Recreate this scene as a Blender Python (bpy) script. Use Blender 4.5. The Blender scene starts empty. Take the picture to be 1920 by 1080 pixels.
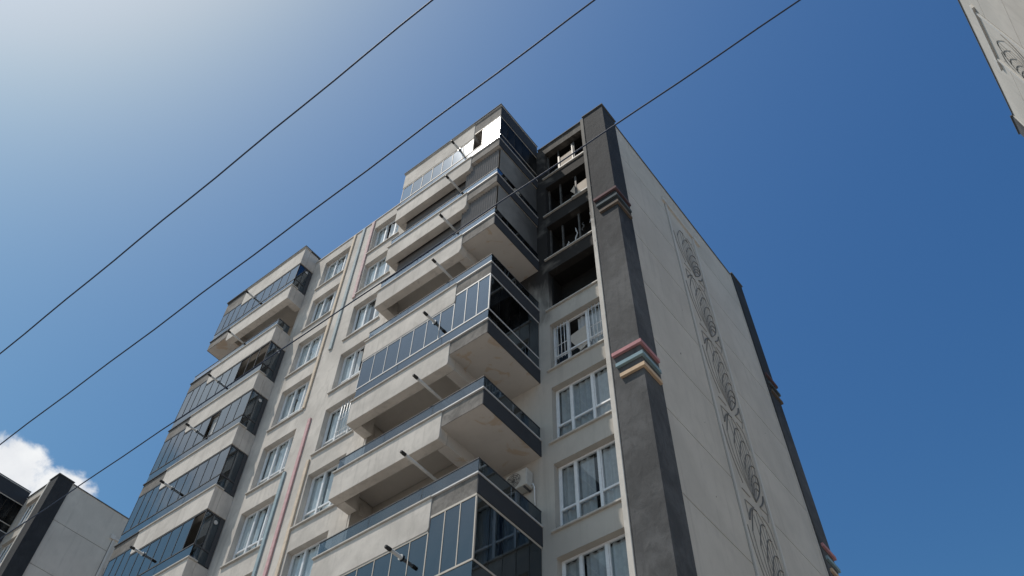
import bpy, bmesh, math, random
from mathutils import Matrix, Vector
random.seed(7)
SC = bpy.context.scene
COL = SC.collection

# ------------------------------------------------------------------ camera
cam = bpy.data.cameras.new('camera'); cam.sensor_width = 36.0
cam.lens = 1605.69 / 1920 * 36.0; cam.clip_start = 0.1; cam.clip_end = 5000
co = bpy.data.objects.new('camera', cam); COL.objects.link(co); SC.camera = co
def cam_axes(pitch, roll, yaw):
    cp, sp = math.cos(pitch), math.sin(pitch); cr, sr = math.cos(roll), math.sin(roll); cy, sy = math.cos(yaw), math.sin(yaw)
    up = (0, -cp, sp); fw = (0, sp, cp); rt = (1, 0, 0)
    xw = [cy*rt[i]-sy*fw[i] for i in range(3)]; yw = [sy*rt[i]+cy*fw[i] for i in range(3)]
    def rot(v): return (cr*v[0]-sr*v[1], sr*v[0]+cr*v[1], v[2])
    xw, yw, zw = rot(xw), rot(yw), rot(up)
    return [Vector((xw[i], yw[i], zw[i])) for i in range(3)]      # image right, image down, forward
ar, ad, af = cam_axes(0.93701844, 0.02805842, 0.68689515)
mw = Matrix((( ar.x, -ad.x, -af.x, 0), (ar.y, -ad.y, -af.y, 0), (ar.z, -ad.z, -af.z, 0), (0, 0, 0, 1)))
co.matrix_world = mw
GROUND = -1.6            # the lens is the origin, the street 1.6 m below it

# ------------------------------------------------------------------ light
SUN_EL = math.radians(64.0); SUN_AZ = math.radians(-132.0)          # azimuth from +X, anticlockwise
sd = Vector((math.cos(SUN_EL)*math.cos(SUN_AZ), math.cos(SUN_EL)*math.sin(SUN_AZ), math.sin(SUN_EL)))
SKY_STRENGTH = 0.12
SUN_STRENGTH = 3.6
EXPOSURE = 0.0
sun = bpy.data.lights.new('sun', 'SUN'); sun.energy = SUN_STRENGTH; sun.angle = math.radians(0.53); sun.color = (1, 0.925, 0.83)
so = bpy.data.objects.new('sun', sun); COL.objects.link(so); so.rotation_euler = sd.to_track_quat('Z', 'Y').to_euler(); so.location = (0, 0, 60)
SC.view_settings.view_transform = 'Standard'; SC.view_settings.look = 'None'
SC.view_settings.exposure = EXPOSURE; SC.view_settings.gamma = 1; SC.view_settings.use_curve_mapping = False

class NT:
    """tiny node-tree helper"""
    def __init__(s, tree): s.t = tree; s.n = tree.nodes; s.l = tree.links
    def new(s, typ, **kw):
        n = s.n.new(typ)
        for k, v in kw.items(): setattr(n, k, v)
        return n
    def put(s, sock, v):
        if isinstance(v, bpy.types.NodeSocket): s.l.new(v, sock)
        else: sock.default_value = v
    def math(s, op, a, b=0.0, c=0.0, clamp=False):
        n = s.new('ShaderNodeMath', operation=op, use_clamp=clamp)
        s.put(n.inputs[0], a); s.put(n.inputs[1], b); s.put(n.inputs[2], c); return n.outputs[0]
    def ramp(s, v, a, b, lo=0.0, hi=1.0):
        n = s.new('ShaderNodeMapRange', interpolation_type='SMOOTHSTEP')
        s.put(n.inputs[0], v); n.inputs[1].default_value = a; n.inputs[2].default_value = b
        n.inputs[3].default_value = lo; n.inputs[4].default_value = hi; return n.outputs[0]
    def noise(s, vec, scale, detail=4, rough=0.55, dist=0.0):
        n = s.new('ShaderNodeTexNoise'); s.put(n.inputs['Vector'], vec)
        n.inputs['Scale'].default_value = scale; n.inputs['Detail'].default_value = detail
        n.inputs['Roughness'].default_value = rough; n.inputs['Distortion'].default_value = dist; return n.outputs[0]
    def mix(s, f, a, b):
        n = s.new('ShaderNodeMix', data_type='RGBA'); s.put(n.inputs[0], f)
        for sock, v in ((n.inputs[6], a), (n.inputs[7], b)):
            s.put(sock, v if isinstance(v, bpy.types.NodeSocket) else (*v[:3], 1)); 
        return n.outputs[2]
    def scale(s, vec, v):
        n = s.new('ShaderNodeVectorMath', operation='MULTIPLY'); s.put(n.inputs[0], vec); n.inputs[1].default_value = v; return n.outputs[0]
    def dot(s, a, v):
        n = s.new('ShaderNodeVectorMath', operation='DOT_PRODUCT'); s.put(n.inputs[0], a); n.inputs[1].default_value = v; return n.outputs['Value']

world = bpy.data.worlds.new('World'); SC.world = world; world.use_nodes = True
wt = NT(world.node_tree); wt.n.clear()
sky = wt.new('ShaderNodeTexSky', sky_type='NISHITA'); sky.sun_disc = False
sky.sun_elevation = SUN_EL; sky.sun_rotation = math.atan2(sd.x, sd.y); sky.air_density = 1.3; sky.dust_density = 1.5; sky.ozone_density = 3.0; sky.altitude = 200
tc = wt.new('ShaderNodeTexCoord').outputs['Generated']
wn = wt.noise(tc, 5.5, 9, 0.58, 0.15)
wfine = wt.noise(tc, 24, 9, 0.66, 0.4)
def pix_dir(px, py):
    v = ar*((px-960)/1605.69) + ad*((py-540)/1605.69) + af
    return v.normalized()
def blob(d, r0, r1):
    return wt.ramp(wt.dot(tc, tuple(d)), math.cos(math.radians(r1)), math.cos(math.radians(r0)))
d1 = pix_dir(-20, 925); d2 = pix_dir(105, 950); d3 = pix_dir(375, 800); d3 = Vector((d3.x, -d3.y, d3.z))
m = wt.math('MAXIMUM', blob(d1, 0.5, 5.0), blob(d2, 0.2, 3.4))
m = wt.math('MAXIMUM', m, blob(d3, 1.0, 8.0))
sep = wt.new('ShaderNodeSeparateXYZ'); wt.put(sep.inputs[0], tc)
low = wt.ramp(sep.outputs[2], 0.36, 0.10, 0.0, 0.62)                  # fair-weather cumulus low over the horizon all round
m = wt.math('MAXIMUM', m, low)
dens = wt.math('ADD', m, wt.math('MULTIPLY', wt.math('SUBTRACT', wn, 0.5), 2.8))
dens = wt.math('ADD', dens, wt.math('MULTIPLY', wt.math('SUBTRACT', wfine, 0.5), 1.0))
mask = wt.ramp(dens, 0.45, 0.85)
mask = wt.math('MULTIPLY', mask, wt.ramp(m, 0.02, 0.35))
cloudc = wt.mix(wt.ramp(wn, 0.35, 0.65), (6.0, 6.2, 6.6), (8.2, 8.3, 8.3))
hs = wt.new('ShaderNodeHueSaturation'); hs.inputs['Saturation'].default_value = 1.28; wt.l.new(sky.outputs[0], hs.inputs['Color'])
sr = wt.new('ShaderNodeSeparateColor'); wt.l.new(hs.outputs[0], sr.inputs[0])      # film-like contrast of the whole sky
cr_ = wt.new('ShaderNodeCombineColor')
ch = [wt.math('MULTIPLY', wt.math('POWER', sr.outputs[i_], g_), k_) for i_, (g_, k_) in enumerate(((1.36, 0.86), (1.46, 0.665), (1.12, 0.735)))]
ch[1] = wt.math('SMOOTH_MIN', ch[1], wt.math('MULTIPLY', ch[2], 0.875), 1.0)
ch[0] = wt.math('SMOOTH_MIN', ch[0], wt.math('MULTIPLY', ch[1], 0.88), 1.0)
for i_ in range(3): wt.put(cr_.inputs[i_], ch[i_])
bgc = wt.mix(mask, cr_.outputs[0], cloudc)
bg = wt.new('ShaderNodeBackground'); wt.put(bg.inputs[0], bgc); bg.inputs[1].default_value = SKY_STRENGTH
wo = wt.new('ShaderNodeOutputWorld'); wt.l.new(bg.outputs[0], wo.inputs[0])

# ------------------------------------------------------------------ materials
def mat(name):
    m = bpy.data.materials.new(name); m.use_nodes = True
    nt = NT(m.node_tree); b = nt.n['Principled BSDF']; return m, nt, b
def opos(nt): return nt.new('ShaderNodeTexCoord').outputs['Object']
def bump(nt, b, h, strength, dist):
    n = nt.new('ShaderNodeBump'); n.inputs['Strength'].default_value = strength; n.inputs['Distance'].default_value = dist
    nt.put(n.inputs['Height'], h); nt.l.new(n.outputs[0], b.inputs['Normal'])
def stucco(name, c, var=0.12, rough=0.9, bs=0.5, bd=0.012, scale=1.0, streaks=0.0, soot=None, spec=0.25, tone=0.0):
    m, nt, b = mat(name); p = opos(nt)
    big = nt.noise(p, 0.55*scale, 5, 0.6, 0.4); mid = nt.noise(nt.scale(p, (1, 1, 0.55)), 3.2*scale, 6, 0.62, 0.5); fine = nt.noise(p, 34*scale, 3, 0.6)
    dark = tuple(x*(1-var) for x in c); lite = tuple(min(1, x*(1+var*0.7)) for x in c)
    col = nt.mix(nt.ramp(big, 0.3, 0.7), dark, lite)
    col = nt.mix(nt.math('MULTIPLY', nt.ramp(mid, 0.48, 0.68), 0.45), col, tuple(x*(1-var*1.5) for x in c))
    if streaks:
        st = nt.noise(nt.scale(p, (2.6, 2.6, 0.16)), 1.6, 5, 0.65, 0.3)
        col = nt.mix(nt.math('MULTIPLY', nt.ramp(st, 0.52, 0.74), streaks), col, tuple(x*0.55 for x in c))
    if tone:
        oi = nt.new('ShaderNodeObjectInfo'); k_ = nt.math('ADD', nt.math('MULTIPLY', oi.outputs['Random'], tone), 1-tone*0.6)
        vm = nt.new('ShaderNodeVectorMath', operation='SCALE'); nt.put(vm.inputs[0], col); nt.put(vm.inputs['Scale'], k_); col = vm.outputs[0]
    if soot:
        col = soot(nt, p, col)
    nt.put(b.inputs['Base Color'], col); b.inputs['Roughness'].default_value = rough; b.inputs['Specular IOR Level'].default_value = spec
    h = nt.math('ADD', nt.math('MULTIPLY', mid, 1.0), nt.math('MULTIPLY', fine, 0.22))
    bump(nt, b, h, bs, bd)
    return m
def soot_wall(nt, p, col):
    s = nt.new('ShaderNodeSeparateXYZ'); nt.put(s.inputs[0], p)
    z = s.outputs[2]; x = s.outputs[0]
    n = nt.noise(nt.scale(p, (1, 1, 0.35)), 1.1, 6, 0.62, 0.6)
    zz = nt.math('ADD', z, nt.math('MULTIPLY', nt.math('SUBTRACT', n, 0.5), 5.0))
    up = nt.ramp(zz, 22.2+1.6, 24.8+1.6)
    top = nt.ramp(zz, 37.2, 34.4)                                    # clears again towards the parapet
    # plume licking out of the left jamb of the empty opening
    dx = nt.math('SUBTRACT', x, -10.05); dz = nt.math('SUBTRACT', z, 24.9+1.6)
    r = nt.math('ADD', nt.math('MULTIPLY', nt.math('MULTIPLY', dx, dx), 7.0), nt.math('MULTIPLY', nt.math('MULTIPLY', dz, dz), 0.55))
    r = nt.math('ADD', r, nt.math('MULTIPLY', nt.math('SUBTRACT', n, 0.5), 1.2))
    pl = nt.ramp(r, 1.1, 0.1)
    k = nt.math('MAXIMUM', nt.math('MULTIPLY', up, nt.math('ADD', nt.math('MULTIPLY', top, 0.24), 0.74)), nt.math('MULTIPLY', pl, 0.9))
    rub = nt.ramp(nt.noise(p, 0.8, 4, 0.5, 0.8), 0.55, 0.7)           # places where the soot is thin, brownish
    k = nt.math('MULTIPLY', k, nt.math('SUBTRACT', 1.0, nt.math('MULTIPLY', rub, 0.22)))
    return nt.mix(k, col, (0.019, 0.017, 0.016))
def plain(name, c, rough=0.5, metal=0.0, spec=0.5, var=0.06, scale=6.0, bs=0.0):
    m, nt, b = mat(name); p = opos(nt); n = nt.noise(p, scale, 4, 0.6)
    nt.put(b.inputs['Base Color'], nt.mix(nt.ramp(n, 0.3, 0.7), tuple(x*(1-var) for x in c), tuple(min(1, x*(1+var)) for x in c)))
    b.inputs['Roughness'].default_value = rough; b.inputs['Metallic'].default_value = metal; b.inputs['Specular IOR Level'].default_value = spec
    if bs: bump(nt, b, n, bs, 0.01)
    return m
def glass(name, tint, ior, rough=0.02, gcol=(1, 1, 1), wavy=0.0, extra=0.0):
    m = bpy.data.materials.new(name); m.use_nodes = True; nt = NT(m.node_tree); nt.n.clear()
    g = nt.new('ShaderNodeBsdfGlossy'); g.inputs['Color'].default_value = (*gcol, 1); g.inputs['Roughness'].default_value = rough
    t = nt.new('ShaderNodeBsdfTransparent'); t.inputs['Color'].default_value = (*tint, 1)
    lw = nt.new('ShaderNodeLayerWeight'); lw.inputs['Blend'].default_value = 0.5      # Schlick, the same from both sides of a thin pane
    fr_ = nt.math('ADD', nt.math('MULTIPLY', nt.math('POWER', lw.outputs['Facing'], 5.0), 1-ior), ior)
    p = opos(nt)
    if wavy:
        bn = nt.new('ShaderNodeBump'); bn.inputs['Strength'].default_value = wavy; bn.inputs['Distance'].default_value = 0.02
        nt.put(bn.inputs['Height'], nt.noise(p, 0.9, 2, 0.5)); nt.l.new(bn.outputs[0], g.inputs['Normal']); 
    d = nt.new('ShaderNodeBsdfDiffuse')                               # pale film: dust, and painted sun glare on the top-floor front panes
    d.inputs['Color'].default_value = (0.35, 0.34, 0.32, 1)
    dm = nt.math('MULTIPLY', nt.ramp(nt.noise(nt.scale(p, (1, 1, 0.4)), 2.2, 5, 0.6), 0.3, 0.8), 0.07+extra)
    m1 = nt.new('ShaderNodeMixShader'); nt.put(m1.inputs[0], dm); nt.l.new(t.outputs[0], m1.inputs[1]); nt.l.new(d.outputs[0], m1.inputs[2])
    m2 = nt.new('ShaderNodeMixShader'); nt.put(m2.inputs[0], fr_); nt.l.new(m1.outputs[0], m2.inputs[1]); nt.l.new(g.outputs[0], m2.inputs[2])
    o = nt.new('ShaderNodeOutputMaterial'); nt.l.new(m2.outputs[0], o.inputs[0]); return m

M = {}
M['stucco'] = stucco('cream_stucco', (0.56, 0.517, 0.47), 0.17, streaks=0.42, bd=0.02, bs=0.6)
M['stucco_side'] = M['stucco']
M['setback'] = stucco('setback_stucco', (0.48, 0.44, 0.39), 0.08, streaks=0.2, bs=0.35)
M['sooty'] = stucco('sooty_stucco', (0.48, 0.44, 0.39), 0.08, streaks=0.25, bs=0.35, soot=soot_wall)
M['fin'] = stucco('fin_stucco', (0.60, 0.56, 0.51), 0.15, streaks=0.5, bs=0.5)
def soot_fin(nt, p, col):
    s = nt.new('ShaderNodeSeparateXYZ'); nt.put(s.inputs[0], p)
    n = nt.noise(nt.scale(p, (3, 3, 1.2)), 1.5, 6, 0.65, 0.8)
    zz = nt.math('ADD', s.outputs[2], nt.math('MULTIPLY', nt.math('SUBTRACT', n, 0.5), 9.0))
    return nt.mix(nt.math('MULTIPLY', nt.ramp(zz, 25.5, 29.5), 0.72), col, (0.03, 0.027, 0.025))
M['fin_sooty'] = stucco('fin_sooty_stucco', (0.60, 0.56, 0.51), 0.15, streaks=0.5, bs=0.5, soot=soot_fin)
M['gable'] = stucco('gable_plaster', (0.58, 0.535, 0.475), 0.08, streaks=0.28, bs=0.25, bd=0.008, scale=0.8, tone=0.07)
M['joint'] = plain('joint_plaster', (0.20, 0.19, 0.18), 0.9)
def soot_pillar(nt, p, col):
    q = nt.new('ShaderNodeSeparateXYZ'); nt.put(q.inputs[0], p)
    n = nt.noise(nt.scale(p, (1, 1, .5)), 0.9, 5, 0.6, 0.5)
    zz = nt.math('ADD', q.outputs[2], nt.math('MULTIPLY', nt.math('SUBTRACT', n, 0.5), 8.0))
    k = nt.math('MULTIPLY', nt.ramp(zz, 23.5, 28.5), nt.ramp(q.outputs[0], -12.0, -10.0))
    return nt.mix(nt.math('MULTIPLY', k, 0.72), col, (0.016, 0.018, 0.022))
M['charcoal'] = stucco('charcoal_stucco', (0.095, 0.095, 0.097), 0.3, streaks=0.4, bs=0.9, bd=0.025, scale=1.6, soot=soot_pillar)
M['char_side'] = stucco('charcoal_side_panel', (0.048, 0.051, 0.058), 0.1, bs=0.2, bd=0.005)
M['grey_panel'] = stucco('grey_brushed_stucco', (0.20, 0.185, 0.17), 0.35, streaks=0.4, bs=0.9, bd=0.02, scale=2.2)
def stains(nt, p, col):
    k = nt.ramp(nt.noise(p, 1.3, 6, 0.6, 1.0), 0.56, 0.62)
    return nt.mix(nt.math('MULTIPLY', k, 0.55), col, (0.42, 0.30, 0.19))
M['soffit'] = stucco('soffit_plaster', (0.50, 0.465, 0.43), 0.06, bs=0.2, bd=0.006, soot=stains)
M['soffit_in'] = stucco('recess_plaster', (0.50, 0.465, 0.425), 0.06, bs=0.2, bd=0.006)
M['inner'] = stucco('balcony_back_wall', (0.52, 0.48, 0.43), 0.08, bs=0.2, bd=0.006)
M['cap'] = plain('coping_stone', (0.46, 0.43, 0.39), 0.7, var=0.1)
M['dark_cap'] = plain('dark_metal_coping', (0.12, 0.125, 0.13), 0.8, spec=0.2)
M['alu'] = plain('light_aluminium', (0.55, 0.54, 0.53), 0.55, metal=0.0)
M['dark_alu'] = plain('dark_aluminium', (0.07, 0.07, 0.075), 0.6, spec=0.3)
M['cream_alu'] = plain('beige_aluminium', (0.48, 0.43, 0.37), 0.6)
M['pvc'] = plain('white_pvc', (0.72, 0.73, 0.74), 0.35)
M['pipe'] = plain('flue_enamel', (0.50, 0.49, 0.47), 0.35)
M['pipe_dark'] = plain('flue_black', (0.02, 0.02, 0.02), 0.6)
def ledge(name, c):
    def soot_l(nt, p, col):
        q = nt.new('ShaderNodeSeparateXYZ'); nt.put(q.inputs[0], p)
        n = nt.noise(p, 1.2, 4, 0.6)
        k = nt.math('MULTIPLY', nt.ramp(q.outputs[2], 24.5, 28.0), nt.ramp(q.outputs[0], -12.0, -10.0))
        return nt.mix(nt.math('MULTIPLY', k, nt.math('ADD', nt.math('MULTIPLY', n, 0.4), 0.60)), col, (0.04, 0.04, 0.045))
    return stucco(name, c, 0.12, bs=0.4, bd=0.008, scale=2, streaks=0.2, soot=soot_l)
M['pink_l'] = ledge('pink_ledge', (0.50, 0.25, 0.26)); M['blue_l'] = ledge('blue_ledge', (0.24, 0.34, 0.38)); M['cream_l'] = ledge('peach_ledge', (0.60, 0.44, 0.30))
M['pink'] = plain('pink_paint', (0.55, 0.40, 0.39), 0.85, var=0.12, bs=0.3)
M['blue'] = plain('grey_blue_paint', (0.36, 0.41, 0.42), 0.85, var=0.1, bs=0.3)
M['cream'] = plain('peach_paint', (0.60, 0.49, 0.38), 0.85, var=0.1, bs=0.3)
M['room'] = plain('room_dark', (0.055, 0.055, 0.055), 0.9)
M['burnt'] = stucco('burnt_room', (0.012, 0.011, 0.010), 0.4, bs=0.6, bd=0.02)
M['curtain'] = plain('curtain_cloth', (0.72, 0.74, 0.75), 0.9, var=0.04)
M['blind'] = plain('grey_pleated_blind', (0.17, 0.16, 0.155), 0.8)
M['tan_blind'] = plain('tan_blind', (0.52, 0.44, 0.36), 0.85)
M['g_win'] = glass('window_glass', (0.84, 0.88, 0.89), 0.07, 0.01, (0.75, 0.82, 0.86), wavy=0.35)
M['g_bal'] = glass('smoked_balcony_glass', (0.16, 0.18, 0.20), 0.14, 0.03, (0.73, 0.86, 1.0), wavy=0.2, extra=-0.03)
M['g_glare'] = glass('glare_balcony_glass', (0.16, 0.18, 0.20), 0.14, 0.10, (0.8, 0.85, 0.9), wavy=0.3, extra=0.12)  # pale film and roughness added to spread the sun's glare over these panes
M['g_sooted'] = glass('sooted_glass', (0.12, 0.12, 0.12), 0.02, 0.35, (0.2, 0.2, 0.2), extra=0.06)
M['g_rail'] = glass('railing_glass', (0.52, 0.58, 0.63), 0.08, 0.03, (0.8, 0.9, 1.0))
M['ac'] = plain('ac_white', (0.5, 0.48, 0.44), 0.5)
M['relief'] = plain('relief_line', (0.17, 0.165, 0.155), 0.9); M['relief_soft'] = plain('relief_rib', (0.33, 0.31, 0.285), 0.9)
M['relief_light'] = stucco('relief_light', (0.60, 0.575, 0.54), 0.05, bs=0.2)
M['roof'] = plain('roof_screed', (0.35, 0.34, 0.33), 0.9)

# ------------------------------------------------------------------ mesh helpers
class MB:
    def __init__(s): s.v = []; s.f = []
    def box(s, x0, x1, y0, y1, z0, z1):
        x0, x1 = sorted((x0, x1)); y0, y1 = sorted((y0, y1)); z0, z1 = sorted((z0, z1)); n = len(s.v)
        s.v += [(x0,y0,z0),(x1,y0,z0),(x1,y1,z0),(x0,y1,z0),(x0,y0,z1),(x1,y0,z1),(x1,y1,z1),(x0,y1,z1)]
        s.f += [tuple(n+i for i in q) for q in ((0,3,2,1),(4,5,6,7),(0,1,5,4),(1,2,6,5),(2,3,7,6),(3,0,4,7))]; return s
    def quad(s, *pts):
        n = len(s.v); s.v += [tuple(p) for p in pts]; s.f.append(tuple(range(n, n+len(pts)))); return s
    def prism_y(s, pts, y0, y1):                                      # outline in x,z extruded along y
        n = len(s.v); k = len(pts)
        s.v += [(x, y0, z) for x, z in pts] + [(x, y1, z) for x, z in pts]
        s.f.append(tuple(range(n, n+k))); s.f.append(tuple(range(n+2*k-1, n+k-1, -1)))
        s.f += [(n+i, n+k+i, n+k+(i+1) % k, n+(i+1) % k) for i in range(k)]; return s
    def tube(s, pts, r, n=8):
        pts = [Vector(p) for p in pts]; base = len(s.v)
        for i, p in enumerate(pts):
            d = (pts[min(i+1, len(pts)-1)]-pts[max(i-1, 0)]).normalized()
            a = d.cross(Vector((0, 0, 1)) if abs(d.z) < .9 else Vector((1, 0, 0))).normalized(); b = d.cross(a)
            rr = r[i] if isinstance(r, (list, tuple)) else r
            s.v += [tuple(p+(a*math.cos(2*math.pi*j/n)+b*math.sin(2*math.pi*j/n))*rr) for j in range(n)]
        for i in range(len(pts)-1):
            for j in range(n):
                s.f.append((base+i*n+j, base+i*n+(j+1) % n, base+(i+1)*n+(j+1) % n, base+(i+1)*n+j))
        s.f.append(tuple(base+j for j in range(n))); s.f.append(tuple(base+(len(pts)-1)*n+j for j in reversed(range(n)))); return s
    def mesh(s, name, m, smooth=False, bev=0.0):
        me = bpy.data.meshes.new(name); me.from_pydata(s.v, [], s.f)
        bm = bmesh.new(); bm.from_mesh(me); bmesh.ops.recalc_face_normals(bm, faces=bm.faces)
        if bev: bmesh.ops.bevel(bm, geom=bm.edges[:], offset=bev, segments=1, affect='EDGES')
        bm.to_mesh(me); bm.free()
        me.materials.append(m)
        if smooth:
            for p in me.polygons: p.use_smooth = True
        return me
    def build(s, name, m, parent=None, loc=(0, 0, 0), smooth=False, bev=0.0):
        return put(name, s.mesh(name, m, smooth, bev), parent, loc)
def put(name, me, parent=None, loc=(0, 0, 0)):
    o = bpy.data.objects.new(name, me); COL.objects.link(o); o.location = loc
    if parent: o.parent = parent
    return o
def empty(name, loc, label, cat, group=None):
    o = bpy.data.objects.new(name, None); COL.objects.link(o); o.location = loc; o['label'] = label; o['category'] = cat
    if group: o['group'] = group
    return o
_cache = {}
def bx(name, m, parent, x0, x1, y0, y1, z0, z1):
    """a box whose mesh is shared between all boxes of one size and material"""
    x0, x1 = sorted((x0, x1)); y0, y1 = sorted((y0, y1)); z0, z1 = sorted((z0, z1))
    k = (name, m, round(x1-x0, 3), round(y1-y0, 3), round(z1-z0, 3))
    if k not in _cache: _cache[k] = MB().box(0, x1-x0, 0, y1-y0, 0, z1-z0).mesh(name, M[m])
    return put(name, _cache[k], parent, (x0, y0, z0))
def copy_tree(o, parent=None, keep=lambda c: True):
    c = o.copy(); COL.objects.link(c); c.parent = parent
    for ch in list(o.children):
        if keep(ch): copy_tree(ch, c)
    return c

# ------------------------------------------------------------------ ground
g = MB().quad((-2500, -2500, GROUND), (2500, -2500, GROUND), (2500, 2500, GROUND), (-2500, 2500, GROUND)).build('ground', plain('pale_paving', (0.30, 0.275, 0.245), 0.9, var=0.15, scale=0.4))
g['kind'] = 'structure'
road = MB().box(-400, 400, -6.5, 1.0, GROUND-0.2, GROUND+0.004).build('road', plain('asphalt', (0.055, 0.055, 0.057), 0.9, var=0.2, scale=2)); road['kind'] = 'structure'
kerb = MB().box(-400, 400, 1.0, 1.2, GROUND-0.1, GROUND+0.13).build('kerb', plain('kerb_stone', (0.32, 0.31, 0.29), 0.9)); kerb['kind'] = 'structure'

# ------------------------------------------------------------------ tower
BASE = Vector((-19.5, 20.0, GROUND))
T = empty('apartment_tower', BASE, 'tall pale apartment tower whose burnt windows near the top right are black with soot', 'apartment building')
# every part mesh is written in the lens frame and its object moved by -BASE
frame_o = (-BASE.x, -BASE.y, -BASE.z)
def tp(name, mb, m, parent=None, smooth=False, bev=0.0):
    """part of the tower: vertices in world numbers; materials read tower height (z above street)"""
    v = [(x, y, z-GROUND) for x, y, z in mb.v]; mb.v = v
    o = mb.build(name, M[m], parent or T, (-BASE.x, -BASE.y, 0) if parent is None else (0, 0, 0), smooth, bev)
    return o
def tbx(name, m, x0, x1, y0, y1, z0, z1, parent=None):
    if parent is None:
        return bx(name, m, T, x0-BASE.x, x1-BASE.x, y0-BASE.y, y1-BASE.y, z0-GROUND, z1-GROUND)
    return bx(name, m, parent, x0, x1, y0, y1, z0, z1)

S = [1.7+3*k for k in range(11)]                    # window sills
TT = [14.0+2.985*(k-4) for k in range(11)] + [35.0]        # balcony slab tops
ROOF = 34.5

def wall_y(mb, y, x0, x1, z0, z1, holes, depth):
    """front wall facing -Y with recessed openings (x0,x1,z0,z1)"""
    xs = sorted({x0, x1} | {h[0] for h in holes} | {h[1] for h in holes})
    zs = sorted({z0, z1} | {h[2] for h in holes} | {h[3] for h in holes})
    for i in range(len(xs)-1):
        for j in range(len(zs)-1):
            cx, cz = (xs[i]+xs[i+1])/2, (zs[j]+zs[j+1])/2
            if any(h[0] < cx < h[1] and h[2] < cz < h[3] for h in holes): continue
            mb.quad((xs[i], y, zs[j]), (xs[i+1], y, zs[j]), (xs[i+1], y, zs[j+1]), (xs[i], y, zs[j+1]))
    for a, b, c, d in holes:
        e = y+depth
        mb.quad((a, y, c), (a, e, c), (a, e, d), (a, y, d)); mb.quad((b, y, c), (b, y, d), (b, e, d), (b, e, c))
        mb.quad((a, y, d), (a, e, d), (b, e, d), (b, y, d)); mb.quad((a, y, c), (b, y, c), (b, e, c), (a, e, c))
    return mb

# core of the building (behind everything that is modelled in detail)
core = MB().box(-31.75, -7.16, 15.35, 25.4, GROUND, ROOF-0.5)
tp('core', core, 'setback')
tp('roof', MB().box(-31.7, -7.3, 14.6, 26.4, ROOF-0.45, ROOF-0.3), 'roof')
HA = [(-21.95, -20.2, s+0.0, s+2.08) for s in S]; HB = [(-18.7, -16.95, s, s+2.08) for s in S]
mb = wall_y(MB(), 12.6, -22.9, -16.1, GROUND, ROOF, HA+HB, 0.3)
mb.box(-22.9, -16.1, 13.45, 15.3, GROUND, ROOF-0.02).box(-22.9, -16.1, 12.61, 13.44, ROOF-0.3, ROOF-0.01)
for k in range(11):
    mb.box(-22.85, -16.15, 12.93, 13.44, S[k]-0.5, S[k]-0.12)
tp('front_wall', mb, 'stucco')
tp('roof_coping', MB().box(-22.8, -16.2, 12.56, 12.9, ROOF, ROOF+0.05), 'cap')
# set-back wall with the burnt window column
HC = [(-10.15, -8.05, s, s+2.18) for s in S]
mb = wall_y(MB(), 14.37, -12.1, -7.9, GROUND, ROOF, HC, 0.28)
mb.box(-12.1, -7.9, 15.22, 15.34, GROUND, ROOF-0.02).box(-12.1, -7.95, 14.38, 15.2, ROOF-0.2, ROOF-0.01)
for k in range(11):
    mb.box(-12.0, -7.95, 14.66, 15.2, S[k]-0.5, S[k]-0.12)
mb.box(-12.1, -10.25, 14.4, 15.2, GROUND, ROOF-0.3)
setback = tp('setback_wall', mb, 'sooty')
tp('setback_coping', MB().box(-10.5, -8.1, 14.3, 14.7, ROOF, ROOF+0.05), 'dark_cap')
# mirrored set-back wall on the far left end
mb = wall_y(MB(), 14.37, -31.1, -26.9, GROUND, ROOF, [(-39.0-b, -39.0-a, c, d) for a, b, c, d in HC], 0.28)
mb.box(-31.1, -26.9, 15.22, 15.34, GROUND, ROOF-0.02)
tp('setback_wall', mb, 'setback')

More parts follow.
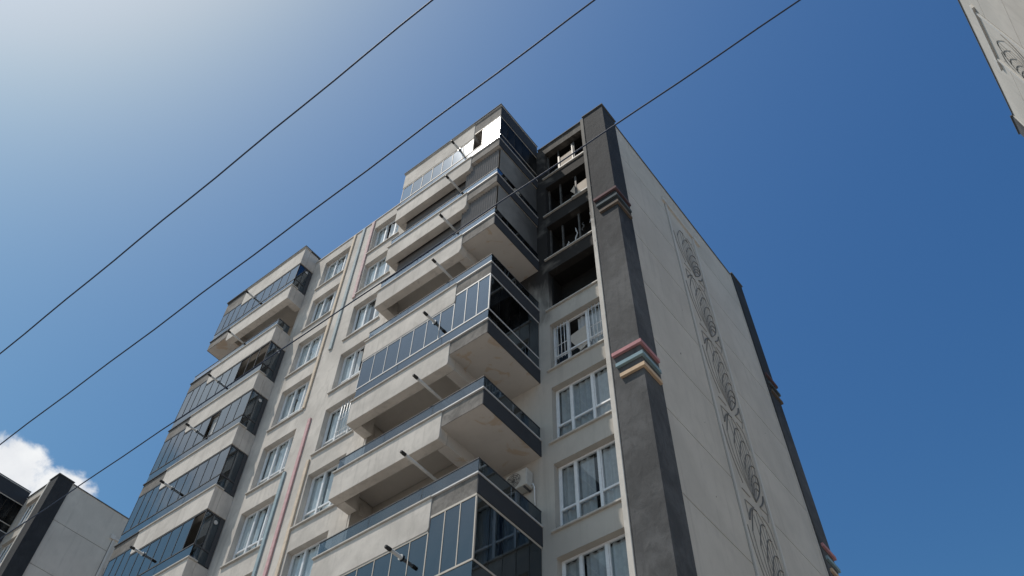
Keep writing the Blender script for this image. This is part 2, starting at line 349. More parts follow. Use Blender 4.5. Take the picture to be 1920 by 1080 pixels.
# ---------------------------------------------------------------- windows
def bar(mb, x0, x1, y0, y1, z0, z1): mb.box(x0, x1, y0, y1, z0, z1)
WIN = {}
def make_window(w, h, mulls, rail, dx=0.2, key=''):
    """frame (mesh) > pane, curtain, sill, room; local origin: lower left front corner of the opening"""
    y0, y1 = dx, dx+0.07; t = 0.065
    fr = MB(); fr.box(0, w, y0, y1, 0.0, t).box(0, w, y0, y1, h-t, h).box(0, t, y0, y1, t, h-t).box(w-t, w, y0, y1, t, h-t)
    xs = [0]+mulls+[w]
    for m_ in mulls: fr.box(m_-0.045, m_+0.045, y0-0.015, y1, t, h-t)
    for i in range(len(xs)-1):
        a = xs[i]+(t if i == 0 else 0.045); b = xs[i+1]-(t if i == len(xs)-2 else 0.045)
        fr.box(a, b, y0, y1-0.005, rail-0.035, rail+0.035)
        if i != 1 and w > 1.0:
            fr.box(a, a+0.035, y0+0.012, y1, rail+0.035, h-t); fr.box(b-0.035, b, y0+0.012, y1, rail+0.035, h-t)
    d = dict(w=w, h=h, rail=rail, xs=xs, fr=fr.mesh('window', M['pvc'], bev=0.006), panes=[])
    for i in range(len(xs)-1):
        a = xs[i]+(t if i == 0 else 0.045); b = xs[i+1]-(t if i == len(xs)-2 else 0.045)
        for c, e in ((t, rail-0.035), (rail+0.035, h-t)):
            d['panes'].append((i, MB().quad((a, y0+0.03, c), (b, y0+0.03, c), (b, y0+0.03, e), (a, y0+0.03, e)).mesh('pane', M['g_win'])))
    d['sill'] = MB().box(-0.12, w+0.1, -0.07, 0.2, -0.07, -0.005).mesh('sill', M['cap'], bev=0.008)
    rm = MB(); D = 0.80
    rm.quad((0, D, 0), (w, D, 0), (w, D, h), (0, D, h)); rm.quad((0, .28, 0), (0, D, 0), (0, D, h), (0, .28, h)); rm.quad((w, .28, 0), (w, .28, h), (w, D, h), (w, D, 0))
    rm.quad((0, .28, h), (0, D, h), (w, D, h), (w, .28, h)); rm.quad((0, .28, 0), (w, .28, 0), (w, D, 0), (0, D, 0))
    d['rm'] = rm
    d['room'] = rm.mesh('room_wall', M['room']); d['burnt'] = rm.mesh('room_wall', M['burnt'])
    return d
M['curtain_dim'] = plain('curtain_cloth_shaded', (0.42, 0.43, 0.44), 0.9, var=0.08)  # same cloth in a darker copy, room shade put into its colour
def curtain_mesh(a, b, h, amp=0.03, z0=0.05, name='curtain', m='curtain', per=0.11):
    n = max(6, int((b-a)/0.028)); mb = MB()
    ph = random.random()*6
    for i in range(n+1):
        x = a+(b-a)*i/n; y = 0.315+amp*math.sin(x/per*6.283*0.5+ph)+amp*0.5*math.sin(x/per*2.1+ph*2)
        mb.v += [(x, y, z0), (x, y+0.01*math.sin(ph+x*9), h-0.04)]
    mb.f = [(2*i, 2*i+2, 2*i+3, 2*i+1) for i in range(n)]
    return mb.mesh(name, M[m], smooth=True)
WL = make_window(1.75, 2.08, [0.62, 1.24], 0.55)
WR = make_window(2.10, 2.18, [0.575, 1.31], 0.72)
curt = {}
def add_window(d, x, y, z, curtains=(), missing=(), parent=T, burnt=False, nosill=False):
    o = put('window', d['fr'], T, (x-BASE.x, y-BASE.y, z-GROUND))
    for i, me in d['panes']:
        if i not in missing: put('pane', me, o)
    if not nosill: put('sill', d['sill'], o)
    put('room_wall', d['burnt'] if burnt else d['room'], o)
    for a, b in curtains:
        k = (id(d['fr']), a, b)
        if k not in curt: curt[k] = curtain_mesh(a, b, d['h'], m='curtain_dim' if d['w'] > 2 else 'curtain')
        put('curtain', curt[k], o)
    return o
clean_windows = []
ca = [[(0.03, 0.6), (0.7, 1.7)], [(0.03, 0.95), (1.2, 1.7)], [(0.03, 1.7)], [(0.1, 1.7)], [(0.03, 0.8), (1.0, 1.7)]]
for k in range(11):
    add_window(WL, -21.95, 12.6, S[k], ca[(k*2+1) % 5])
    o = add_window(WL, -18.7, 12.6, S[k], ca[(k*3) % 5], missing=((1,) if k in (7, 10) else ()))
    if k == 6:                                                        # security bars over the right light
        b = MB()
        for i in range(7): b.tube([(0.78+i*0.14, 0.1, 0.45), (0.78+i*0.14, 0.1, 2.0)], 0.013, 6)
        for z in (0.6, 1.2, 1.85): b.tube([(0.72, 0.1, z), (1.7, 0.1, z)], 0.013, 6)
        b.build('security_bars', M['pvc'], o, smooth=True)
    if k == 10:
        pass
cr = [[(0.03, 2.05)], [(0.03, 0.55), (0.64, 2.05)], [(0.03, 1.3), (1.36, 2.05)], [(1.22, 2.05), (0.03, 1.1)], [(0.1, 1.3), (1.33, 2.05)]]
for k in range(7):
    o = add_window(WR, -10.15, 14.37, S[k], cr[(k*2) % 5] if k != 6 else [(0.9, 1.3), (1.4, 2.05)], missing=(1,) if k == 6 else ())
    if k == 6:
        b = MB()
        for a in (0.06, 1.42):
            for i in range(5): b.tube([(a+0.03+i*0.13, 0.12, 0.45), (a+0.03+i*0.13, 0.12, 2.1)], 0.012, 6)
            for z in (0.5, 1.1, 2.0): b.tube([(a-0.02, 0.12, z), (a+0.6, 0.12, z)], 0.012, 6)
        b.build('security_bars', M['pvc'], o, smooth=True)
        # loose board leaning behind the middle light
        MB().prism_y([(0.64, 1.1), (0.98, 0.45), (1.27, 0.6), (1.27, 1.75), (1.2, 1.5), (0.64, 1.4)], 0.235, 0.25).build('leaning_sheet', M['cream_alu'], o)
# burnt openings: the reveal, room and what is left of the frames
def soot_frame(name, mb, m, parent): return mb.build(name, M[m], parent)
M['burnt_pvc'] = plain('scorched_pvc', (0.07, 0.065, 0.06), 0.7, var=0.4, scale=3)
def burnt_opening(k):
    o = put('window_opening', WR['burnt'], T, (-10.15-BASE.x, 14.37-BASE.y, S[k]-GROUND))
    put('sill', WR['sill'], o); return o
o7 = burnt_opening(7)
MB().box(0.0, 0.05, 0.2, 0.27, 0, 2.18).build('charred_jamb', M['burnt'], o7)
o8 = burnt_opening(8)
w = MB(); w.box(0, 2.1, 0.2, 0.27, 0, 0.06).box(0, .06, .2, .27, .06, 2.18).box(.55, .62, .2, .26, .06, 2.0).box(1.3, 1.37, .2, .26, .06, 2.1)
w.build('charred_frame', M['burnt_pvc'], o8)
for i, (x, z0, z1) in enumerate(((0.78, 0.12, 0.75), (0.95, 0.05, 0.25), (1.18, 0.1, 1.35), (1.5, 0.7, 1.4), (1.87, 0.9, 1.9))):
    MB().tube([(x+0.05*math.sin(j*1.9+i), 0.15+0.02*j, z0+(z1-z0)*j/5) for j in range(6)], [0.012, 0.02, 0.03, 0.02, 0.025, 0.012], 6).build('melted_strip', M['alu'] if i % 2 == 0 else M['burnt_pvc'], o8)
o9 = burnt_opening(9)
w = MB(); w.box(0, 2.1, 0.2, 0.27, 0, 0.06).box(.0, .06, .2, .27, .06, 2.18).box(.55, .62, .2, .27, .06, 2.18).box(1.3, 1.37, .2, .27, .06, 2.0).box(.06, 2.1, .2, .26, .36, .42)
w.build('charred_frame', M['burnt_pvc'], o9)
MB().prism_y([(1.06, 1.10), (1.27, 0.66), (1.27, 1.36)], 0.21, 0.23).build('pane', M['tan_blind'], o9)  # opaque tan triangle
MB().prism_y([(1.39, 0.42), (2.08, 0.42), (2.08, 1.34), (1.39, 1.26)], 0.21, 0.23).build('tan_panel', M['tan_blind'], o9)  # flat tan panel filling part of the opening
o10 = burnt_opening(10)
w = MB(); w.box(0, 2.1, 0.2, 0.27, 0, 0.06).box(.0, .06, .2, .27, .06, 2.18).box(1.36, 1.42, .2, .27, .06, 2.0).box(.56, .6, .2, .27, .06, 2.18)
w.build('charred_frame', M['burnt_pvc'], o10)
MB().prism_y([(0.66, 0.50), (1.28, 0.50), (1.28, 1.42), (0.66, 1.36)], 0.21, 0.23).build('tan_panel', M['tan_blind'], o10)
MB().prism_y([(1.36, 0.38), (2.1, 0.38), (2.1, 0.52), (1.36, 0.52)], 0.17, 0.19).build('tan_panel', M['tan_blind'], o10)
MB().box(0.57, 0.65, .17, .26, .4, 1.5).box(1.29, 1.35, .17, .26, .42, 1.85).box(.5, 2.1, .14, .25, .40, .46).build('panel_frame', M['cream_alu'], o10)
MB().box(0.5, 2.1, 0.02, 0.06, 0.16, 0.22).build('guard_rail', M['cream_alu'], o10)
MB().box(1.3, 2.1, 0.02, 0.06, 0.14, 0.20).build('guard_rail', M['cream_alu'], o9)
MB().box(1.3, 2.1, -0.12, 0.1, -0.10, -0.02).build('sill_ledge', M['cap'], o9)

M['pink_low'] = plain('pink_paint_fresh', (0.55, 0.34, 0.34), 0.85, var=0.12, bs=0.3); M['blue_low'] = plain('blue_paint_fresh', (0.28, 0.36, 0.39), 0.85, var=0.1, bs=0.3)
# painted fillets on the front wall between the two window columns
def fillet(m, xc, z0, z1, w=0.2):
    w *= 0.75; tp('paint_strip', MB().box(xc-w/2, xc+w/2, 12.535, 12.597, z0, z1), m, bev=0.01)
fillet('cream', -20.09, 22.7, ROOF-0.03); fillet('blue', -19.48, 25.6, ROOF-0.03, 0.22); fillet('pink', -18.86, 28.5, ROOF-0.03, 0.24)
fillet('pink_low', -19.48, 12.6, 21.8); fillet('blue_low', -20.06, 9.8, 19.6); fillet('cream', -18.88, 6.9, 19.5)
fillet('cream', -20.09, 3.5, 8.0); fillet('blue', -19.48, 2.0, 10.8)

# ---------------------------------------------------------------- pillars, fins, gables
def box_mirror(mb, x0, x1, y0, y1, z0, z1, mirror):
    if mirror: x0, x1 = -39.0-x1, -39.0-x0
    mb.box(x0, x1, y0, y1, z0, z1)
for mir in (False, True):
    for back in (False, True):
        def Y(a): return (40.75-a) if back else a                      # the rear corner repeats the front one
        mb = MB(); box_mirror(mb, -7.93, -6.98, Y(14.26), Y(15.24), GROUND, ROOF+0.05, mir)
        pil = tp('corner_pillar', mb, 'charcoal')
        for zt in (27.35, 18.66, 9.9):
            for i, (m, dz, inset) in enumerate((('pink', 0, 0), ('blue', 0.5, 0.09), ('cream', 0.97, 0.19))):
                b = MB()
                xo = -6.895
                ya, yb = Y(14.165), Y(15.18-inset*0.4)
                # an L-shaped ledge wrapping the outer corner
                box_mirror(b, -7.88+inset, xo, ya, Y(14.255), zt-dz-0.135, zt-dz, mir)
                box_mirror(b, -6.975, xo, Y(14.257), yb, zt-dz-0.135, zt-dz, mir)
                b.v = [(x, y, z-GROUND) for x, y, z in b.v]
                b.build('ledge', M[m+'_l'], pil)
        mb = MB(); box_mirror(mb, -8.0, -6.93, Y(14.2), Y(15.3), ROOF+0.05, ROOF+0.1, mir); tp('pillar_coping', mb, 'dark_cap')
        if not back:
            mb = MB(); box_mirror(mb, -8.12, -7.965, 14.24, 15.2, GROUND, ROOF+0.02, mir)
            fin = tp('wall_fin', mb, 'fin' if mir else 'fin_sooty', bev=0.01)
    # gable: plaster bands between recessed joints
    gx = -7.06; sgn = -1 if mir else 1
    def GX(a): return -39.0-a if mir else a
    mb = MB(); mb.box(GX(gx-0.1), GX(gx-0.03), 15.2, 25.5, GROUND, ROOF-0.02)
    gw = tp('gable_wall', mb, 'joint')
    J = [14.15-12 + 2.97*i for i in range(11)]
    edges = [GROUND]+J+[ROOF]
    for i in range(len(edges)-1):
        a, b = edges[i]+(0.016 if i else 0), edges[i+1]-0.016
        for ya, yb in ((15.26, 18.98), (21.50, 25.42)):
            q = MB().box(GX(gx-0.03), GX(gx), ya, yb, a, min(b, ROOF-0.03)); q.v = [(x, y, z-GROUND) for x, y, z in q.v]
            q.build('plaster_panel', M['gable'], gw)
    q = MB().box(GX(gx-0.03), GX(gx), 18.98, 21.50, 32.9, ROOF-0.03); q.v = [(x, y, z-GROUND) for x, y, z in q.v]; q.build('plaster_panel', M['gable'], gw)
    q = MB().box(GX(gx-0.03), GX(gx-0.008), 18.98, 21.50, GROUND, 32.9); q.v = [(x, y, z-GROUND) for x, y, z in q.v]; q.build('relief_ground', M['gable'], gw)
    tp('gable_coping', MB().box(GX(gx-0.3), GX(gx+0.04), 15.3, 25.4, ROOF-0.03, ROOF+0.03), 'dark_cap')
    tp('corner_trim', MB().box(GX(gx-0.02), GX(gx+0.03), 25.42, 25.50, GROUND, ROOF-0.03), 'relief_light')
    # relief panel
    rl = tp('relief_frame', MB().box(GX(gx-0.007), GX(gx+0.045), 19.02, 19.14, GROUND+6, 32.72).box(GX(gx-0.007), GX(gx+0.045), 21.34, 21.46, GROUND+6, 32.72), 'relief_light')
    gq = MB().box(GX(gx-0.0075), GX(gx-0.004), 18.975, 19.018, GROUND+6, 32.72).box(GX(gx-0.0075), GX(gx-0.004), 21.462, 21.505, GROUND+6, 32.72)
    gq.v = [(x, y, z-GROUND) for x, y, z in gq.v]; gq.build('shadow_joint', M['relief'], rl)
    lin = MB().box(GX(gx-0.007), GX(gx+0.07), 18.98, 21.80, 32.76, 32.88).box(GX(gx-0.006), GX(gx+0.09), 18.80, 19.1, 32.70, 32.98).box(GX(gx-0.006), GX(gx+0.09), 21.45, 21.95, 32.70, 32.98)
    lin.v = [(x, y, z-GROUND) for x, y, z in lin.v]; lin.build('lintel', M['relief_light'], rl)
    def ribbon(mb, pts, w=0.028, t=0.022):
        """flat moulding strip following a polyline in the y,z plane of the gable"""
        n0 = len(mb.v); k = len(pts)
        for i, (y, z) in enumerate(pts):
            a = pts[max(i-1, 0)]; b = pts[min(i+1, k-1)]; dy, dz = b[0]-a[0], b[1]-a[1]; L = math.hypot(dy, dz) or 1
            ny, nz = -dz/L*w/2, dy/L*w/2
            for s_, x in ((1, -0.008), (1, t), (-1, t), (-1, -0.008)): mb.v.append((GX(gx+x), y+s_*ny, z+s_*nz))
        for i in range(k-1):
            for j in range(4): mb.f.append((n0+4*i+j, n0+4*i+(j+1) % 4, n0+4*i+4+(j+1) % 4, n0+4*i+4+j))
        mb.f.append((n0, n0+1, n0+2, n0+3)); mb.f.append(tuple(n0+4*(k-1)+j for j in (3, 2, 1, 0)))
    yc, yb = 20.24, 20.38
    for zi in range(6):
        zb = 28.82-3.9*zi
        def C(pts):                                                   # smooth a measured polyline
            for _ in range(2):
                q = [pts[0]]
                for a, b in zip(pts, pts[1:]): q += [(a[0]*.75+b[0]*.25, a[1]*.75+b[1]*.25), (a[0]*.25+b[0]*.75, a[1]*.25+b[1]*.75)]
                pts = q+[pts[-1]]
            return pts
        def line(mb, pts, w, t):
            cap = 3.6 if zi == 0 else 9
            pts = [(y, zb+z*(0.88 if zi == 0 else 1)) for y, z in C(pts) if z < cap]
            if len(pts) > 1: ribbon(mb, pts, w, t)
        arcs = [[(20.31, 3.41), (20.05, 3.38), (19.84, 2.95), (19.60, 2.27)], [(20.68, 3.09), (20.42, 3.05), (20.18, 2.62), (19.94, 1.98)],
                [(20.91, 2.69), (20.66, 2.66), (20.42, 2.25), (20.15, 1.55)], [(21.08, 2.22), (20.84, 2.2), (20.55, 1.8), (20.32, 1.19)],
                [(21.17, 1.79), (20.95, 1.78), (20.66, 1.45), (20.38, 0.78)], [(21.16, 1.38), (20.96, 1.40), (20.68, 1.08), (20.43, 0.55)],
                [(21.12, 1.06), (20.92, 1.08), (20.66, 0.8), (20.37, 0.24)], [(20.99, 0.72), (20.8, 0.74), (20.58, 0.48), (20.42, 0.12)]]
        dk = MB(); rb = MB()
        for a in arcs: line(dk, a, 0.024, 0.018)
        line(dk, [(21.16, 1.38), (21.15, 1.0), (20.95, 0.55), (20.49, -0.02)], 0.035, 0.025)
        line(dk, [(20.37, .24), (20.40, 0.05), (20.49, -0.02)], 0.04, 0.025)
        for a in arcs[:7]:                                            # tails running down to the foot
            e = a[-1]; line(rb, [e, (e[0]*.93+20.45*.07-.03, e[1]*.62), (e[0]*.55+20.45*.45-.05, e[1]*.28), (20.46, 0.0)], 0.02, 0.012)
        for y1, z1 in ((20.0, 3.1), (20.25, 3.3), (20.48, 3.08), (20.68, 2.95), (20.86, 2.62), (21.0, 2.2), (21.1, 1.7)):
            line(rb, [(20.5, 0.05), (20.5+(y1-20.5)*.62, z1*.42), (y1, z1)], 0.014, 0.010)
        line(rb, [(20.31, 3.41), (20.55, 3.25), (20.68, 3.09), (20.91, 2.69), (21.08, 2.22), (21.17, 1.79), (21.16, 1.38)], 0.016, 0.012)
        line(dk, [(20.12, -.47), (19.88, -.68), (19.70, -.95), (19.57, -1.25)], 0.042, 0.03)
        line(dk, [(21.20, .66), (21.14, .45), (20.98, .2), (20.72, -.07)], 0.042, 0.03)
        for a in ([(19.6, -.5), (19.58, -1.17)], [(19.6, -.5), (20.13, -.45)], [(20.71, -.08), (21.19, -.05)], [(21.24, .64), (21.26, .0)],
                  [(19.59, -.08), (20.09, -.1)], [(20.64, 3.45), (21.07, 3.33), (21.2, 2.6)], [(21.22, 3.9), (21.1, 3.5)], [(19.3, 2.3), (19.42, 1.2), (19.8, .25)]):
            line(rb, a, 0.024, 0.016)
        for b_, nm, mt in ((dk, 'fan_relief', 'relief'), (rb, 'fan_ribs', 'relief_soft')):
            b_.v = [(x, y, z-GROUND) for x, y, z in b_.v]; b_.build(nm, M[mt], rl)

# small anchor holes and knocks in the gable plaster
for y_, z_, r_ in ((17.2, 20.9, .035), (17.9, 18.4, .014), (17.5, 15.3, .02), (18.2, 24.2, .015), (23.4, 22.2, .016)):
    tp('wall_hole', MB().tube([(-7.065, y_, z_), (-7.0585, y_+.005, z_)], r_, 7), 'pipe_dark')

# ---------------------------------------------------------------- balcony blocks
YF = 11.78
def block(inner, bound, outer, s, kinds):
    """s=+1 when the outer corner looks to +X. kinds[k] is what stands on slab k: open, glazed, blind"""
    def ins(x, d): return x - s*d                                      # step inwards from an outer x
    y_side = 14.37 if s > 0 else 14.37
    ob = []
    for k in range(12):
        t = TT[k]; top = (k == 11)
        wh, gh = (1.32, 0.98) if top else (1.04, 0.62)
        base = t if not top else t
        # slab / corner part
        sl = MB()
        sl.box(ins(outer, 0.03), bound, YF+0.04, y_side-0.0, t-gh, t-0.06)
        rc = t-0.22
        sl.box(bound-s*0.0, inner+s*0.02, 12.12, 13.5, rc, t-0.06)
        bal = tp('balcony' if not top else 'roof_fascia', sl, 'soffit')
        def part(name, mb, m, **kw):
            mb.v = [(x, y, z-GROUND) for x, y, z in mb.v]; return mb.build(name, M[m], bal, **kw)
        # pale front beam with a clipped lower corner, its returns
        c = 0.10 if k >= 8 and not top else 0.045
        fr = MB().prism_y([(inner, t-0.06), (bound, t-0.06), (bound, t-wh+c*1.6), (bound-s*c, t-wh), (inner, t-wh)], YF, 12.1)
        part('front_beam', fr, 'stucco', bev=0.006)
        part('end_beam', MB().box(inner, inner+s*0.33, 12.105, 12.595, t-wh, t-0.06), 'stucco')
        part('return_beam', MB().box(bound, bound-s*0.33, 12.105, 13.45, t-wh, t-0.06), 'soffit')
        part('soffit_panel', MB().box(inner+s*0.33, bound-s*0.335, 12.105, 13.4, rc-0.02, rc-0.001), 'soffit_in')
        # grey corner panel in front, dark panel on the side
        part('corner_panel', MB().box(bound+s*0.005, ins(outer, 0.03), YF+0.02, YF+0.035, t-gh, t-0.05), 'grey_panel')
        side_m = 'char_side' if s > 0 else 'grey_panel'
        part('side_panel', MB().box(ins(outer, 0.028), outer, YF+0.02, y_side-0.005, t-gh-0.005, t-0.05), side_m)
        # coping
        cp = MB().box(inner-s*0.04, bound, YF-0.05, 12.12, t-0.058, t+0.0)
        part('coping', cp, 'cap', bev=0.008)
        ca_ = MB().box(bound+s*0.002, outer+s*0.02, YF-0.03, YF+0.1, t-0.045, t+0.0).box(ins(outer, 0.1), outer+s*0.02, YF+0.102, y_side-0.01, t-0.045, t+0.0)
        part('edge_channel', ca_, 'alu' if s > 0 else 'dark_alu')
        if top:
            part('metal_coping', MB().box(inner-s*0.05, outer+s*0.04, YF-0.07, y_side, t+0.004, t+0.05), 'dark_cap')
            break
        kind = kinds[k]; tn = TT[k+1]; un = tn-(1.32 if k == 10 else 1.04); ug = tn-(0.98 if k == 10 else 0.62)
        # back wall of the recess and partition
        part('back_wall', MB().box(inner+s*0.01, bound-s*0.1, 13.42, 13.5, t-0.06, tn-0.24), 'inner')
        part('partition', MB().box(bound-s*0.1, bound-s*0.02, 13.42, 14.36, t-0.06, tn-0.64), 'inner')
        part('end_wall', MB().box(inner+s*0.0, inner+s*0.02, 12.6, 13.42, t-0.06, tn-0.24), 'inner')
        y0, y1 = YF+0.03, YF+0.042
        n_in, n_out = 7, 3
        xs_in = [inner+s*0.06+(bound-inner-s*0.06)*i/n_in for i in range(n_in+1)]
        xs_out = [bound+(outer-s*0.03-bound)*i/n_out for i in range(n_out+1)]
        ns = 5 if s > 0 else 2
        ye = y_side if s > 0 else 12.45
        ys = [YF+0.04+(ye-0.02-YF-0.04)*i/ns for i in range(ns+1)]
        metal = {6: 'alu', 3: 'cream_alu'}.get(k, 'alu') if s > 0 else 'dark_alu'
        if k == 10 and s > 0: metal = 'cream_alu'
        gf = 'g_glare' if (k == 10 and s > 0) else 'g_bal'; gs = 'g_sooted' if (k == 10 and s > 0) else 'g_bal'
        if kind in ('open', 'blind'):
            hr = 0.46
            cuts = [inner+s*0.06+(outer-s*0.03-inner-s*0.06)*i/3 for i in range(4)]
            for i in range(3):
                bx('glass_pane', 'g_rail', bal, cuts[i]+s*0.008, cuts[i+1]-s*0.008, y0, y1, t-GROUND+0.002, t+hr-GROUND)
            for a, b in (((ys[0], (ys[0]+ye)/2-0.01), ((ys[0]+ye)/2+0.01, ye-0.02)) if s > 0 else ((ys[0], ye-0.02),)):
                bx('glass_pane', 'g_rail' if s < 0 else 'g_bal', bal, outer-s*0.042, outer-s*0.03, a, b, t-GROUND+0.002, t+hr-GROUND)
            if s < 0:   # inner end return of the left block looks to the camera
                bx('glass_pane', 'g_bal', bal, inner+s*0.045, inner+s*0.057, ys[0]+0.012, 12.42, t-GROUND+0.002, t+hr-GROUND)
                part('end_handrail', MB().box(inner+s*0.03, inner+s*0.07, ys[0], 12.42, t+hr, t+hr+0.03), 'dark_alu')
            else:
                bx('glass_pane', 'g_rail', bal, inner+s*0.045, inner+s*0.057, ys[0]+0.012, 12.5, t-GROUND+0.002, t+hr-GROUND)
            part('handrail', MB().box(inner+s*0.04, outer-s*0.02, y0-0.012, y1+0.012, t+hr, t+hr+0.025).box(outer-s*0.056, outer-s*0.02, y1+0.013, ye-0.02, t+hr, t+hr+0.025), 'dark_alu')
        if kind == 'glazed':
            hr = 0.50
            fr = MB()
            fr.box(inner+s*0.04, outer-s*0.02, y0-0.015, y1+0.03, t+hr, t+hr+0.05)
            fr.box(inner+s*0.04, bound-s*0.02, y0-0.015, y1+0.03, un-0.06, un-0.003)
            fr.box(bound+s*0.02, outer-s*0.02, y0-0.015, y1+0.03, ug-0.07, ug-0.008)
            fr.box(outer-s*0.066, outer-s*0.02, y1+0.032, ye-0.02, t+hr, t+hr+0.05)
            fr.box(outer-s*0.066, outer-s*0.02, y1+0.032, ye-0.02, ug-0.07, ug-0.008)
            fr.box(bound-s*0.03, bound+s*0.0, y0-0.01, y1+0.03, t+hr+0.05, un-0.06)
            for x in xs_in[1:-1]: fr.box(x-0.012, x+0.012, y0-0.012, y1+0.006, t+hr+0.05, un-0.06)
            for x in xs_out[1:-1]: fr.box(x-0.014, x+0.014, y0-0.012, y1+0.006, t+hr+0.05, ug-0.07)
            fr.box(outer-s*0.055, outer-s*0.022, y0-0.008, y1+0.02, t+hr+0.05, ug-0.07)
            part('glazing_frame', fr, metal)
            skip = {(-1, 8): (4, 5, 6), (-1, 5): (5, 6), (-1, 7): (3,), (1, 10): ()}.get((s, k), ())
            for i in range(n_in):
                if (n_in-1-i if s < 0 else i) in skip and s > 0: continue
                if s < 0 and (n_in-1-i) in [n_in-1-q for q in ()]: continue
                if s < 0 and i in {8: (0, 1, 2), 5: (0,), 7: (3,)}.get(k, ()): continue
                if k == 10 and s > 0 and i == 0: gq = 'g_bal'
                else: gq = gf
                bx('glass_pane', gq, bal, xs_in[i]+s*0.013, xs_in[i+1]-s*0.013, y0, y1, t+hr+0.052-GROUND, un-0.062-GROUND)
            for i in range(n_out):
                if k == 10 and s > 0 and i == 0: continue
                bx('glass_pane', gf, bal, xs_out[i]+s*0.015, xs_out[i+1]-s*(0.015 if i < n_out-1 else 0.03), y0, y1, t+hr+0.052-GROUND, ug-0.072-GROUND)
            cuts = [inner+s*0.06+(outer-s*0.03-inner-s*0.06)*i/3 for i in range(4)]
            for i in range(3):
                bx('glass_pane', gf, bal, cuts[i]+s*0.008, cuts[i+1]-s*0.008, y0, y1, t-GROUND+0.002, t+hr-0.002-GROUND)
            for i in range(ns):
                bx('glass_pane', gs, bal, outer-s*0.044, outer-s*0.032, ys[i]+0.01, ys[i+1]-0.01, t+hr+0.052-GROUND, ug-0.072-GROUND)
            bx('glass_pane', gs, bal, outer-s*0.044, outer-s*0.032, ys[0]+0.01, ye-0.03, t-GROUND+0.002, t+hr-0.002-GROUND)
            # inner end return
            ie = 12.43
            fe = MB().box(inner+s*0.03, inner+s*0.075, y1+0.033, ie, t+hr, t+hr+0.05).box(inner+s*0.03, inner+s*0.075, y1+0.033, ie, un-0.06, un-0.003).box(inner+s*0.03, inner+s*0.075, (y1+ie)/2-0.01, (y1+ie)/2+0.01, t+hr+0.05, un-0.06)
            fe.box(inner+s*0.03, inner+s*0.075, ie, 12.595, t-0.0, un-0.003)
            fe.box(inner+s*0.03, inner+s*0.055, y0-0.01, y1+0.01, t+hr+.05, un-0.06)
            part('end_frame', fe, metal)
            for a, b in ((y1+0.035, (y1+ie)/2-0.012), ((y1+ie)/2+0.012, ie-0.002)):
                bx('glass_pane', 'g_bal', bal, inner+s*0.048, inner+s*0.06, a, b, t+hr+0.052-GROUND, un-0.062-GROUND)
            bx('glass_pane', 'g_bal', bal, inner+s*0.048, inner+s*0.06, y1+0.035, ie-0.002, t-GROUND+0.002, t+hr-0.002-GROUND)
            if s < 0 and k in (10, 8, 5, 7):
                v = MB().tube([(inner+s*0.02, 12.28, un-0.28), (inner+s*0.046, 12.28, un-0.28)], 0.075, 18); part('round_vent', v, 'alu', smooth=False)
            # something of the flat shows through here and there
            if k in (7, 4) and s < 0:
                for zz in range(16):
                    pass
                b = MB()
                for i in range(14): b.box(xs_in[2], xs_in[4], YF+0.16, YF+0.19, t+0.62+i*0.09, t+0.655+i*0.09)
                part('slatted_blind', b, 'curtain')
        if kind == 'blind':
            yb_ = 12.16; zt_, zb_ = un+0.02, t+0.05
            for a, b, zt2, yy in ((inner+s*0.36, bound-s*0.36, tn-0.26, yb_), (bound-s*0.30, outer-s*0.09, ug-0.01, YF+0.14)):
                a, b = sorted((a, b)); n = int((b-a)/0.055)
                mb = MB()
                for i in range(n+1):
                    x = a+(b-a)*i/n; mb.v += [(x, yy+(0.05 if i % 2 else 0), zb_), (x, yy+(0.05 if i % 2 else 0), zt2)]
                mb.f = [(2*i, 2*i+2, 2*i+3, 2*i+1) for i in range(n)]
                part('pleated_blind', mb, 'blind')
            part('side_screen', MB().box(outer-s*0.07, outer-s*0.05, YF+0.2, y_side-0.02, t+0.03, ug-0.01), 'side_screen')
        ob.append(bal)
    # boiler flues through the fronts
    for k in range(1, 12):
        t = TT[k]; x = bound-s*(0.82 if s > 0 else -0.0)
        x = -12.85 if s > 0 else -26.13
        z = t-1.44
        p = MB().tube([(x, 11.42, z), (x, 13.41, z)], 0.046, 14); p.v = [(a, b, c-GROUND) for a, b, c in p.v]
        fl = p.build('flue_pipe', M['pipe'], T, (-BASE.x, -BASE.y, 0), smooth=True)
        q = MB().tube([(x, 11.25, z), (x, 11.27, z), (x, 11.30, z), (x, 11.31, z), (x, 11.33, z), (x, 11.425, z)], [0.036, 0.049, 0.049, 0.041, 0.052, 0.052], 14); q.v = [(a, b, c-GROUND) for a, b, c in q.v]
        q.build('flue_tip', M['pipe_dark'], fl)
        r = MB().tube([(x, YF+0.0, z), (x, YF-0.012, z)], 0.08, 14); r.v = [(a, b, c-GROUND) for a, b, c in r.v]
        if k < 12 and kinds[k-1] == 'glazed': r.build('flue_collar', M['pipe'], fl)
    return ob
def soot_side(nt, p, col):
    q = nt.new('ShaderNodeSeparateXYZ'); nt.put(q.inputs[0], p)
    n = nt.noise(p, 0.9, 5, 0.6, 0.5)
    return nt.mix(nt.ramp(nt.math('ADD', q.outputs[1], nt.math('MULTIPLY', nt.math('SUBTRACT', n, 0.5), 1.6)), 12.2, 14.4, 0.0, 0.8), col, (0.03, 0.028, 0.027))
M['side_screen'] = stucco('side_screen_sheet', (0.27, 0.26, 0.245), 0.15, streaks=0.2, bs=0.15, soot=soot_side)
KR = ['open', 'glazed', 'open', 'glazed', 'open', 'open', 'glazed', 'open', 'blind', 'blind', 'glazed']
KL = ['glazed', 'glazed', 'open', 'glazed', 'glazed', 'glazed', 'glazed', 'glazed', 'glazed', 'open', 'glazed']
BR = block(-16.2, -12.03, -10.55, 1, KR)
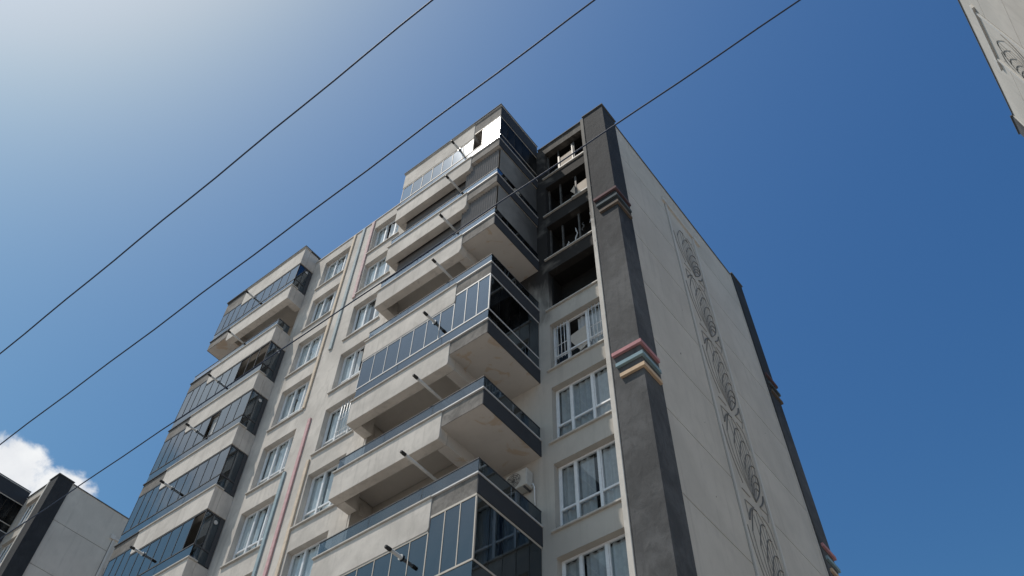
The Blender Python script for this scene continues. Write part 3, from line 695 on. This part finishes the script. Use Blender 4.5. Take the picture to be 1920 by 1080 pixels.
BL = block(-22.82, -27.12, -28.62, -1, KL)

# ---------------------------------------------------------------- the tower further along the row
T2 = empty('apartment_tower', BASE+Vector((-39.4, -0.22, 0)), 'distant grey tower with charcoal corner pillar under the cloud, at the lower left edge', 'apartment building')
clean_set = setback.data.copy(); clean_set.materials.clear(); clean_set.materials.append(M['setback'])
clean_fin = None
for ch in list(T.children):
    n = ch.name.split('.')[0]
    zs = None
    if ch.type == 'MESH' and ch.data.vertices:
        xs_ = [v.co.x+ch.location.x+BASE.x for v in ch.data.vertices]; zs_ = [v.co.z+ch.location.z for v in ch.data.vertices]
        mx = max(xs_); mz = max(zs_)
    if n in ('front_wall', 'roof_coping', 'paint_strip', 'window_opening'): continue
    if mx < -17.5 and n not in ('core', 'roof'): continue
    if n in ('window', 'balcony', 'flue_pipe') and mz < 26: continue
    if n == 'window' and mx < -12: continue
    c = copy_tree(ch, T2)
    if n == 'setback_wall': c.data = clean_set
    if n == 'wall_fin':
        d = c.data.copy(); d.materials.clear(); d.materials.append(M['fin']); c.data = d
_T = T; 
for k in (8, 9, 10):
    o = add_window(WR, -10.15, 14.37, S[k], cr[k % 5]); o.parent = T2

# ---------------------------------------------------------------- the neighbour whose gable enters at the top right
T3 = empty('apartment_tower', BASE+Vector((38.74, 0, 0)), 'neighbouring tower whose pale gable with fan relief cuts the top right corner', 'apartment building')
for ch in list(T.children):
    n = ch.name.split('.')[0]
    xs_ = [v.co.x+ch.location.x+BASE.x for v in ch.data.vertices]; mx = max(xs_)
    if n in ('core', 'roof') or (mx < -30.5 and n in ('corner_pillar', 'pillar_coping', 'gable_wall', 'gable_coping', 'corner_trim', 'relief_frame', 'wall_fin')) or (n == 'setback_wall' and mx < -20):
        copy_tree(ch, T3)

# ---------------------------------------------------------------- air conditioner on the back wall of an open balcony
AC = empty('air_conditioner', (-11.2, 14.36, 15.35), 'off-white air conditioner unit on the wall behind a smoked glass railing', 'air conditioner')
MB().box(-.36, .36, -.31, -.01, 0, .58).build('casing', M['ac'], AC, bev=0.015)
gr = MB()
for r_ in (0.06, 0.12, 0.18, 0.235): 
    gr.tube([(-.08+r_*math.cos(a*math.pi/12), -.325, .29+r_*math.sin(a*math.pi/12)) for a in range(25)], 0.006, 5)
for a in range(8): gr.tube([(-.08, -.325, .29), (-.08+.24*math.cos(a*math.pi/4), -.325, .29+.24*math.sin(a*math.pi/4))], 0.005, 5)
gr.build('fan_grille', M['dark_alu'], AC)
MB().tube([(.365, -.1, .1), (.42, -.1, .1), (.44, -.06, .0), (.44, -.03, -.6)], 0.02, 8).build('pipe', M['pvc'], AC, smooth=True)
MB().box(-.28, -.24, -.28, 0, -.05, -.002).box(.24, .28, -.28, 0, -.05, -.002).build('bracket', M['dark_alu'], AC)

# ---------------------------------------------------------------- overhead cables, parallel to the fronts
cab = plain('cable_sheath', (0.012, 0.028, 0.07), 0.6, var=0.1)
for (y, lab) in ((1.66, 'upper left dark cable crossing only open sky, left of the tower top'),
                 (2.70, 'middle dark cable passing through the sky just above the tower roof corner'),
                 (4.01, 'lowest dark cable running in front of the balconies, burnt windows and pillar')):
    pts = []
    for i in range(181):
        x = -60+i*0.5
        pts.append((x, y+0.004*math.sin(x*3.1+y), 9.0+0.00035*(x+4)**2*0+0.006*math.sin(x*1.7+y*5)))
    c = MB().tube(pts, 0.0098, 8).mesh('overhead_cable', cab, smooth=True)
    o = put('overhead_cable', c); o['label'] = lab; o['category'] = 'cable'; o['group'] = 'overhead cables'
